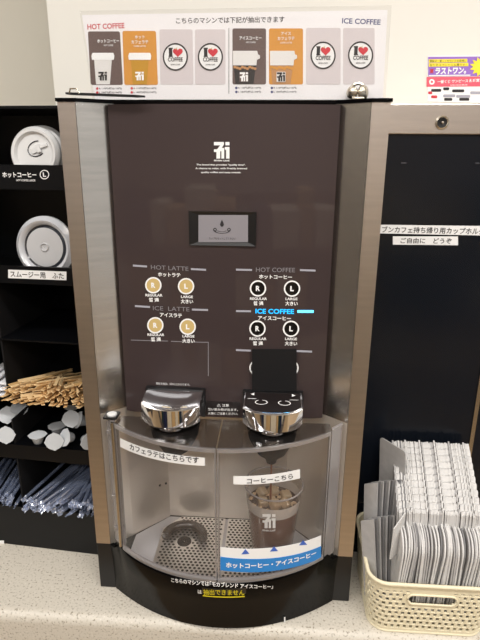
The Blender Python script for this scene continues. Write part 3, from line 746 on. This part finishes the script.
def rstk(surf, x0, y0, x1, y1, s, tx, parent, nm='label_sticker', y0r=None, y1r=None, bold=.012):
    bm = B(); rectpx(bm, surf, x0, y0, x1, y1, .0005, 0, 3, 0, y0r, y1r); o = obj(nm, bm, 'sticker', parent)
    if s: bm = B(); text(bm, s, surf, *tx, eps=.0009, bold=bold); obj('lettering', bm, 'ink', o)
rstk(LF, 8.3, 269.6, 66.5, 278, 'スムージー用　ふた', (10.5, 274, 64, 276, 6), rack, y0r=271.6, y1r=280.2)
bm = B(); rectpx(bm, lambda x: LS(x)-.0003, -4, 540.5, 4, 549, .0005, 0, 2); obj('label_sticker', bm, 'sticker', rack)

# white hot-cup lids, standing tilted behind the first lip
def lidframe(px_, py_, dy, tilt):
    sf = lambda x: LS(x)+dy
    p = at(px_, py_, sf); return p, Matrix.Rotation(LPHI, 3, 'Z') @ Matrix.Rotation(-tilt, 3, 'X')
for i, (px_, py_, dy) in enumerate(((37, 154, .022), (41, 153, .034), (44, 152.5, .044))):
    p, R = lidframe(px_, py_, dy, .12)
    t = thing('drink_lid', ('round white hot-cup lid standing at the front above the upper label', 'second white hot-cup lid, just behind the front one', 'rearmost white hot-cup lid in the upper compartment')[i], 'lid', p, 0, None)
    bm = B(); r_ = .0425; lathe(bm, [(.0005, .006), (r_*.72, .0065), (r_*.80, .0115), (r_*.9, .012), (r_*.95, .0085), (r_, .006), (r_*1.01, .001), (r_*.98, -.003)], p, 48, 'Y', rot=R); obj('lid_shell', bm, 'lidwhite', t, smooth=True)
    if i == 0:
        bm = B()
        Rr = R @ Matrix.Rotation(-.35, 3, 'Y')
        def pt(x, y, z): return p + Rr @ Vector((x, -y, z+.006))
        for x0, x1, z0_, z1_, h in ((-.004, .006, -.006, .004, .0085), (.006, .013, -.008, .006, .0105), (.013, .026, -.003, .003, .0095)):
            vs = box(bm, x0, x1, -h, -.006, z0_, z1_, .001)
        for v in bm.verts: v.co = p + Rr @ (v.co+Vector((0, 0, .006)))
        obj('drink_tab', bm, 'lidwhite', t)
        bm = B(); tube(bm, [pt(.008+.016*math.cos(a)-.002, .0068, .0+.0115*math.sin(a)) for a in [PI*.35+PI*1.3*k/14 for k in range(15)]], .0009, 6); obj('tab_groove', bm, 'groove', t)
p, R = lidframe(46.5, 247, .024, .1)
t = thing('smoothie_lid', 'clear plastic domed smoothie lid standing behind the lower label', 'lid', p)
r_ = .053
bm = B(); lathe(bm, [(r_*.72, .004), (r_*.78, .010), (r_*.86, .012), (r_*.93, .008), (r_, .005), (r_*1.01, 0)], p, 48, 'Y', rot=R); obj('rim_ring', bm, 'lidclear', t, smooth=True)
bm = B(); lathe(bm, [(r_*.63, .006), (r_*.67, .0025), (r_*.72, .004)], p, 48, 'Y', rot=R); obj('groove_ring', bm, 'groove', t, smooth=True)
bm = B(); lathe(bm, [(.0085, .0065), (r_*.5, .007), (r_*.63, .006)], p, 48, 'Y', rot=R); lathe(bm, [(.0005, .006), (.005, .0065), (.0065, .009), (.0085, .0065)], p, 24, 'Y', rot=R); obj('dome', bm, 'lidface', t, smooth=True)

# wooden stirrers
bm = B(); box(bm, -.0032, .0032, 0, .14, -.0007, .0007, .0004, 1)
st0 = obj('wooden_stirrer', bm, 'wood'); bm = B(); box(bm, -.0032, .0032, 0, .14, -.0007, .0007, .0004, 1); st1 = obj('wooden_stirrer', bm, 'wood2')
GL = 'plain wooden coffee stirrer in the heap on the rack shelf'
n = 0
for layer in range(9):
    cnt = 13
    for k in range(cnt):
        lx = -.152+.160*(k+random.uniform(.05, .95))/cnt
        if layer > 6 and (lx < -.135 or random.random() < .3): continue
        ly = -.020+layer*.0020+random.uniform(-.003, .005); yaw = random.gauss(-.35, .3) if lx > -.08 else random.gauss(.38, .3)
        yaw = max(-.62, min(.62, yaw))
        if lx < -.12: yaw = min(.55, abs(yaw)*.7-.1)
        src = (st0, st1)[random.random() < .35]; o = src if (src is st0 and st0.location.length < 1e-6) or (src is st1 and st1.location.length < 1e-6) else src.copy()
        if o is not src: COL.objects.link(o)
        o.location = L(lx, ly, .2385+layer*.0044+random.uniform(0, .0015))
        o.rotation_euler = (Matrix.Rotation(LPHI-yaw*.9, 3, 'Z') @ Matrix.Rotation(-.21, 3, 'X') @ Matrix.Rotation(random.uniform(-1, 1)*(1.1 if layer > 1 else .2), 3, 'Y')).to_euler()
        tag(o, GL, 'stirrer', 'wooden stirrers in the rack'); n += 1
if st0.location.length < 1e-6: bpy.data.objects.remove(st0)
if 'label' not in st1: bpy.data.objects.remove(st1)
# sugar packets at the left of the divider
bm = B(); box(bm, -.009, .009, 0, .075, -.002, .002, .0015); pk = obj('sugar_packet', bm, 'packet')
for i in range(9):
    o = pk if i == 0 else pk.copy()
    if i: COL.objects.link(o)
    o.location = L(-.163-.016*(i % 3)-random.uniform(0, .004), random.uniform(-.004, .01), .2395+.008*(i//3)*1.3+.0045*(i % 3)); o.rotation_euler = (.03, random.uniform(-.25, .25), LPHI+random.uniform(-.12, .12))
    tag(o, 'white paper sugar packet heaped left of the stirrers', 'sugar packet', 'sugar packets left of the stirrers')
# creamer portions
def creamer():
    t = thing('creamer_cup', '', 'creamer', (0, 0, 0))
    bm = B(); lathe(bm, [(.0005, 0), (.010, 0), (.0115, .002), (.0165, .020)], (0, 0, 0), 20); obj('portion_cup', bm, 'creambody', t, smooth=True)
    bm = B(); pts = [(.0205*math.cos(a)*(1.12 if k % 6 == 0 else 1), .0205*math.sin(a)*(1.12 if k % 6 == 0 else 1)) for k, a in enumerate([2*PI*i/24 for i in range(24)])]
    prism(bm, pts, .020, .0212); obj('foil_lid', bm, 'creamlid', t)
    return t
cp = creamer(); first = True
spots = [(-.106, .012, .1405, .0, .3, 1), (-.068, .008, .1405, 1.45, .3, 0), (-.036, .016, .1410, 1.2, -.7, 0), (-.012, .014, .141, 1.5, .9, 0), (-.086, .05, .141, 0, 0, 0), (-.052, .045, .160, .9, .5, 0), (-.022, .05, .158, 1.1, -1, 0), (.0, .048, .141, 0, 0, 0), (.002, .05, .175, .6, 2, 0), (-.065, .085, .165, .5, .2, 0),
         (-.168, .014, .1410, 1.4, .2, 0), (-.205, .010, .1410, 1.3, -.3, 0), (-.185, .045, .157, .9, .4, 0), (-.225, .05, .155, .7, -1, 0), (-.168, .055, .16, .5, .8, 0)]
for i, (x, y, z, tx, tz, fl) in enumerate(spots):
    o = cp if i == 0 else copy_tree(cp)
    o.location = L(x, y, z+(.015 if tx > .3 else 0)); o.rotation_euler = (tx, 0, tz); o.scale = (.8, .8, .8)
    if x > -.15: o['label'] = 'white coffee creamer portion in the compartment below the stirrers'; o['group'] = 'creamers below the stirrers'
    else: o['label'] = 'white coffee creamer portion left of the divider at the picture edge'; o['group'] = 'creamers left of the divider'
# wrapped straws
def straw():
    t = thing('wrapped_straw', '', 'straw', (0, 0, 0))
    bm = B(); tube(bm, [(0, 0, 0), (0, .17, 0)], .0034, 8); obj('wrapped_tube', bm, 'straw', t, smooth=True)
    bm = B()
    sheet(bm, lambda u, v: Vector(((u-.5)*.011*(1+.15*math.sin(v*9)), -.012*v+.002, .0022*math.sin(u*7+v*3))), 4, 3); obj('crimped_end', bm, 'strawend', t)
    return t
s0 = straw(); first = True
def put_straw(lx, ly, z, yaw, pitch, roll, lab, grp):
    global first
    o = s0 if first else copy_tree(s0); first = False
    o.location = L(lx, ly, z); o.rotation_euler = Matrix.Rotation(LPHI+yaw, 3, 'Z').to_euler(); o.rotation_euler = (Matrix.Rotation(LPHI+yaw, 3, 'Z') @ Matrix.Rotation(pitch, 3, 'X') @ Matrix.Rotation(roll, 3, 'Y')).to_euler()
    o['label'] = lab; o['group'] = grp
for i in range(44):
    lay = i//15; k = i % 15
    lx = -.142+.150*(k+random.random())/15
    put_straw(lx, random.uniform(-.014, .002), .003+lay*.0075+random.uniform(0, .003)+(.012 if lx > -.07 else 0)*min(lay, 1), -.42+random.gauss(0, .12) if lx < -.03 else -.08+random.gauss(0, .06), .06+.05*lay+random.uniform(0, .08), random.uniform(0, 3), 'clear-wrapped straw in the bottom compartment right of the divider', 'wrapped straws right of the divider')
for i in range(26):
    lay = i//9; k = i % 9
    put_straw(-.160-.10*(k+random.random())/9, random.uniform(-.008, .004), .003+lay*.009+random.uniform(0, .003), random.gauss(.12, .1), .08+.04*lay, random.uniform(0, 3), 'clear-wrapped straw in the bottom compartment left of the divider', 'wrapped straws left of the divider')

# ------------------------------------------------------------------ right cabinet
RY = .13
cab = thing('dispenser_cabinet', 'tall black cabinet with a steel top rail right of the machine', 'cabinet', (.45, RY, CZ))
bm = B(); box(bm, .236, .90, RY, .345, CZ+.001, .709); obj('cabinet_body', bm, 'cabinet', cab)
bm = B(); box(bm, .236, .90, RY-.004, .345, .7095, .7545, .0015); rl = obj('top_rail', bm, 'steel_strip', cab)
R_ = flat(RY-.004)
p = at(442, 122.5, R_)
bm = B(); lathe(bm, [(.0105, 0), (.0105, .002), (.0085, .0035), (.0075, .0025)], (p.x, RY-.004, p.z), 28, 'Y', cap=False); lathe(bm, [(.0075, .0025), (.0045, .0022), (.001, .0015)], (p.x, RY-.004, p.z), 28, 'Y', mi=1); lathe(bm, [(.0022, .002), (.0018, .005), (.0003, .0052)], (p.x, RY-.004, p.z), 16, 'Y', mi=0)
obj('lock', bm, ['nickel', 'black'], cab, smooth=True)
C_ = flat(RY)
bm = B(); rectpx(bm, C_, 468.5, 300, 474.5, 455, .002, 0, 1); bm.free(); bm = B()
a = at(471, 440, C_); box(bm, a.x-.003, a.x+.004, RY-.003, RY, CZ+.001, .40); obj('vertical_trim', bm, 'nickel', cab)
bm = B(); rectpx(bm, C_, 401, 162.3, 406.5, 163.6, .0006, 0, 1); rectpx(bm, C_, 475, 162.5, 479.5, 163.8, .0006, 0, 1); obj('slot', bm, 'groove', cab)
rstk(C_, 372, 224.6, 500, 233.2, 'セブンカフェ持ち帰り用カップホルダー', (375, 229.2, 491, 231.4, 6.4), cab, 'label_tape', y0r=226.2, y1r=235.8)
rstk(C_, 392.8, 236.3, 458, 244.6, 'ご自由に　どうぞ', (400.5, 240.5, 451.5, 240.9, 5.6), cab, 'label_sticker', y0r=236.4, y1r=245.2)

# poster on the wall behind the rail
WS = flat(.352)
po = thing('notice_poster', 'small purple, yellow and red poster on the wall above the cabinet rail', 'poster', (.40, .351, .78))
bm = B(); rectpx(bm, WS, 427.3, 55.8, 506, 101.5, .0006, 0, 2, .0004, 54.2, 104); pm = obj('poster_sheet', bm, 'sticker', po)
def prc(x0, y0, x1, y1, m_, e=.0012, sl=-.5):
    bm = B(); rectpx(bm, WS, x0, y0, x1, y1, .0003, 0, 2, e, y0+sl, y1+sl); return obj('printed_block', bm, m_, pm)
prc(428, 57, 506, 76.5, 'purple'); prc(428.5, 59.5, 467, 62.8, 'yellow', .0017); prc(428.5, 63.4, 468, 66.8, 'yellow', .0017); prc(426.5, 77, 506, 86.8, 'pink')
prc(428.5, 75.2, 470, 76.3, 'white', .0017)
bm = B()
for k in range(16):
    pass
star = []
for k in range(24):
    a = 2*PI*k/24; r = 10 if k % 2 else 6.5; star.append((480+r*math.cos(a)*1.1, 67+r*math.sin(a)))
polypx(bm, WS, star[::-1], .0003, 0, .002); obj('starburst', bm, 'yellow', pm)
bm = B()
text(bm, '最後の一番くじを引いたお客様に', WS, 429.5, 61.2, 466, 60.8, 2.4, 1, .0022, 0); text(bm, '当たるスペシャルな賞です！', WS, 429.5, 65.2, 466, 64.8, 2.4, 1, .0022, 0)
text(bm, 'ラストワン。', WS, 435, 71.4, 466, 70.4, 7, 0, .0022, .05)
text(bm, '賞', WS, 429.5, 71.2, 433.5, 71.2, 4.5, 2, .0022, .03)
text(bm, '一番くじ ワンピース 新感覚', WS, 437, 82, 479, 80.4, 3.4, 0, .0022, .03); text(bm, '5月18日発売', WS, 450, 85.4, 467, 85, 1.8, 0, .0022, 0)
ringpx(bm, WS, 431.5, 82, 1.2, 2.8, .0003, 0, .002)
for cx, cy, w, mi_ in ((436, 90.5, 5, 1), (446, 89, 3, 1), (458, 91, 6, 1), (449, 96, 6, 3), (434, 97, 3, 2), (463, 96.5, 7, 3), (448, 99.5, 4, 1), (464, 99.5, 5, 1), (430, 93, 2, 2), (475, 93, 5, 3)):
    polypx(bm, WS, rrect(cx-w, cy-1.5, cx+w, cy+1.3, 1), .0002, mi_, .0013)
obj('poster_lettering', bm, ['white', 'ink', 'red', 'barprint'], pm)

# ------------------------------------------------------------------ ivory basket with cup sleeves
bx0, bx1, by0, by1 = .252, .458, -.064, .118
bz0, bz1 = CZ+.001, .006
bc = ((bx0+bx1)/2, (by0+by1)/2)
bk = thing('storage_basket', 'woven ivory plastic basket of cup sleeves at the right corner of the counter', 'basket', (bc[0], bc[1], CZ))
hx, hy, rc = (bx1-bx0)/2, (by1-by0)/2, .03
def perim(s, sc):
    """rounded rectangle, s in metres along the rim from the middle of the back, clockwise"""
    X, Y = hx*sc[0], hy*sc[1]
    segs = [('l', (0, Y), (X-rc, Y)), ('a', (X-rc, Y-rc), PI/2), ('l', (X, Y-rc), (X, -Y+rc)), ('a', (X-rc, -Y+rc), 0), ('l', (X-rc, -Y), (-X+rc, -Y)), ('a', (-X+rc, -Y+rc), -PI/2), ('l', (-X, -Y+rc), (-X, Y-rc)), ('a', (-X+rc, Y-rc), -PI), ('l', (-X+rc, Y), (0, Y))]
    Ls = [PI/2*rc if g_[0] == 'a' else math.dist(g_[1], g_[2]) for g_ in segs]; T = sum(Ls); d = s*T
    for g_, l in zip(segs, Ls):
        if d <= l+1e-9:
            t = d/l
            if g_[0] == 'l': return (g_[1][0]+(g_[2][0]-g_[1][0])*t, g_[1][1]+(g_[2][1]-g_[1][1])*t)
            a = g_[2]-PI/2*t; return (g_[1][0]+rc*math.cos(a), g_[1][1]+rc*math.sin(a))
        d -= l
    return (0, Y)
NC, NR = 260, 32
def bpt(u, v, out=0):
    k = .93+.07*v; x, y = perim(u % 1, (k, k)); z = bz0+(bz1-bz0)*v
    if out: n_ = Vector((x, y, 0)).normalized(); x += n_.x*out; y += n_.y*out
    return Vector((bc[0]+x, bc[1]+y, z))
hc = Vector((bc[0]-.001, 0, -.0235))
def is_handle(p, e=0): return p.y < bc[1]-hy*.85 and (max(0, abs(p.x-hc.x)-.030)**2+(p.z-hc.z)**2) < (.0095+e)**2
def hole(i, j):
    p = bpt((i+.5)/NC, (j+.5)/NR)
    if is_handle(p): return True
    if is_handle(p, .006): return False
    if j < 3 or j > 27: return False
    jj = j-3
    if jj % 3 == 2: return False
    off = 2 if (jj//3) % 2 else 0
    return (i+off) % 4 in (0, 1)
bm = B(); sheet(bm, bpt, NC, NR, 0, True, hole)
o = obj('basket_wall', bm, 'basket', bk); md = o.modifiers.new('thickness', 'SOLIDIFY'); md.thickness = .0022; md.offset = 0
# bulging woven ribs
bm = B()
for j in range(3, 25, 3):
    v = (j+.5)/NR
for jj in range(9):
    v = (3+jj*3-.5)/NR
    if v > .86: continue
    pts = [bpt(i/130, v, .0004+.0004*math.cos(i*PI/2+jj*PI)) for i in range(130)]
    seg = []
    for p_ in pts+[None]:
        if p_ is not None and not is_handle(p_, .004): seg.append(p_)
        else:
            if len(seg) > 2: tube(bm, seg, .0011, 6)
            seg = []
obj('woven_ribs', bm, 'basket', bk, smooth=True)
bm = B(); tube(bm, [bpt(i/120, 1, .001) for i in range(120)], .0034, 10, closed=True); obj('rim', bm, 'basket', bk, smooth=True)
bm = B(); tube(bm, [bpt(i/120, 0.01, .0) for i in range(120)], .0026, 8, closed=True)
bot = [bpt(i/120, .02) for i in range(120)]; bm.faces.new([bm.verts.new(p_) for p_ in bot]); obj('basket_floor', bm, 'basket', bk)
def frontY(x, z): v = (z-bz0)/(bz1-bz0); return bc[1]-hy*(.93+.07*v)
hp_ = []
for k in range(36):
    a = 2*PI*k/36; x = hc.x+math.copysign(.030, math.cos(a))+.010*math.cos(a); z = hc.z+.010*math.sin(a); hp_.append((x, frontY(x, z)-.0015, z))
bm = B(); tube(bm, hp_, .0018, 8, closed=True); obj('handle_rim', bm, 'basket', bk, smooth=True)

# sleeves: flattened corrugated card
def sleeve_profile(bm, pts, th, wave=0, per=.011):
    """pts: outline in (y,z); thickness along x, optional corrugation along y"""
    a = []; b_ = []
    for y, z in pts:
        w = wave*math.sin(2*PI*y/per)
        a.append(bm.verts.new((w-th/2, y, z))); b_.append(bm.verts.new((w+th/2, y, z)))
    bm.faces.new(a); bm.faces.new(b_[::-1])
    n_ = len(pts)
    for i in range(n_): bm.faces.new((a[i], b_[i], b_[(i+1) % n_], a[(i+1) % n_]))
# tall rear rows, edges rippled
def protoB(m_, dz=0):
    top = []
    for i in range(60):
        y = -.012+.122*i/59; top.append((y, .106+.0018*math.sin(2*PI*y/.0115)+(.066+dz)*(y+.012)/.122))
    bm = B(); sleeve_profile(bm, top+[(.105, .05), (-.010, .03)], .0026, .0003); return obj('cup_sleeve', bm, m_)
pb = [protoB('card2'), protoB('card'), protoB('card3')]; used = set()
LB = 'tall corrugated cup sleeve standing in the rear rows of the basket'
xx = .304; k = 0
while xx < .442:
    gap = (k % 9 == 8)
    src = pb[1] if k in (0,) else (pb[0] if random.random() < .82 else pb[1])
    if k in (3, 5): src = pb[2]
    o = src if src.name not in used else src.copy(); used.add(src.name)
    if o is not src: COL.objects.link(o)
    o.location = (xx, random.uniform(-.002, .002), random.uniform(-.001, .001)+(.004 if gap else 0)); o.rotation_euler = (0, -.05, -.10+random.uniform(-.004, .004))
    tag(o, LB, 'cup sleeve', 'tall cup sleeves at the back of the basket'); xx += .0027 if not gap else .0046; k += 1
for q in pb:
    if 'label' not in q: bpy.data.objects.remove(q)
# the big grey-faced sleeve at the left of the rear rows
bm = B(); pr = [(-.006, .04), (-.004, .10)]+[(.055+.012*0, .172)]+[(.085+.010*math.sin(PI/2*i/5), .172+.010*0+.012*math.cos(PI/2*i/5)) for i in range(6)]+[(.095, .04)]
bm.free(); bm = B()
pr = [(0, 0), (.060, 0), (.064, .128)]+[(.064-.006+.006*math.cos(PI/2*i/4), .128+.006*math.sin(PI/2*i/4)) for i in range(5)]+[(.010+.006*math.cos(PI/2+PI/2*i/4), .134-.006+.006*math.sin(PI/2+PI/2*i/4)) for i in range(5)]
sleeve_profile(bm, pr, .0022)
o = obj('cup_sleeve', bm, 'card'); o.location = (.2915, .046, .05); o.rotation_euler = (.0, -.06, .62)
o.location = (.3245, .050, .052)
tag(o, 'single wide grey-faced sleeve standing at the left end of the tall rear row', 'cup sleeve')
# front row, rounded tops
def protoA(m_):
    arc = [(-.012-.036*math.sin(PI/2*i/10), .047+.036*math.cos(PI/2*i/10)) for i in range(11)]
    bm = B(); sleeve_profile(bm, [(.0, -.085), (.002, .092)]+arc+[(-.046, -.085)], .0026); return obj('cup_sleeve', bm, m_)
pa = [protoA('card2'), protoA('card'), protoA('card3')]; used = set()
xx = .300; k = 0
while xx < .445:
    src = pa[0] if random.random() < .66 else (pa[1] if random.random() < .8 else pa[2])
    o = src if src.name not in used else src.copy(); used.add(src.name)
    if o is not src: COL.objects.link(o)
    o.location = (xx, -.001+random.uniform(-.0015, .0015), random.uniform(-.003, .003)); o.rotation_euler = (random.uniform(-.02, .02), .03+.04*math.sin(k*.5), random.uniform(-.03, .03))
    tag(o, 'round-topped cup sleeve standing in the front row of the basket', 'cup sleeve', 'cup sleeves in the front row'); xx += random.uniform(.0034, .0046); k += 1
for q in pa:
    if 'label' not in q: bpy.data.objects.remove(q)
bm = B(); sleeve_profile(bm, [(0, -.04), (.034, -.04), (.034, .036), (0, .022)], .002); o = obj('cup_sleeve', bm, 'card2'); o.location = (.2865, -.036, .07); o.rotation_euler = (0, .02, -.72)
tag(o, 'bright white sleeve turned to face front at the left end of the front row', 'cup sleeve')
# fanned sleeves at the left
def protoC(h, w, m_, nm='cup_sleeve'):
    bm = B(); sleeve_profile(bm, [(0, 0), (w, 0), (w, h-.014), (0, h)], .0022); return obj(nm, bm, m_)
for tier, (h, y0, z0_, n_, lab) in enumerate(((.165, .012, -.02, 9, 'grey cup sleeve in the upper tier fanned at the left of the basket'), (.165, -.026, -.070, 9, 'grey cup sleeve in the lower front tier fanned at the left of the basket'))):
    src = protoC(h, .026, 'card'); src2 = protoC(h, .026, 'card3'); f1 = f2 = True
    for i in range(n_):
        use2 = i % 2 == 1
        s_ = src2 if use2 else src
        if (use2 and f2) or (not use2 and f1): o = s_
        else: o = s_.copy(); COL.objects.link(o)
        if use2: f2 = False
        else: f1 = False
        o.location = (.2745+i*.0040+tier*.001, y0+.0015*i, z0_-.0008*i); o.rotation_euler = (-.05 if tier == 0 else -.12, -.03+.012*i, .85-.06*i)
        tag(o, lab, 'cup sleeve', 'upper fanned sleeves' if tier == 0 else 'lower fanned sleeves')

# ------------------------------------------------------------------ light
w = bpy.data.worlds.new('world'); SC.world = w; w.use_nodes = True
w.node_tree.nodes['Background'].inputs[0].default_value = (1, .98, .955, 1); w.node_tree.nodes['Background'].inputs[1].default_value = .55
def area(name, loc, sx, sy, power, rot=(0, 0, 0), colr=(1, .98, .95)):
    ld = bpy.data.lights.new(name, 'AREA'); ld.shape = 'RECTANGLE'; ld.size = sx; ld.size_y = sy; ld.energy = power; ld.color = colr
    o = bpy.data.objects.new(name, ld); COL.objects.link(o); o.location = loc; o.rotation_euler = rot; return o
for x, y, p_ in ((-1.2, -.9, 22), (.45, -.9, 22), (2.1, -.9, 22), (-1.2, -2.3, 22), (.45, -2.3, 22), (2.1, -2.3, 22), (.4, -3.7, 22)):
    area('ceiling_lamp', (x, y, 1.885), 1.2, .22, p_)
SC.view_settings.view_transform = 'Standard'; SC.view_settings.look = 'None'; SC.view_settings.gamma = 1; SC.view_settings.exposure = 0.0
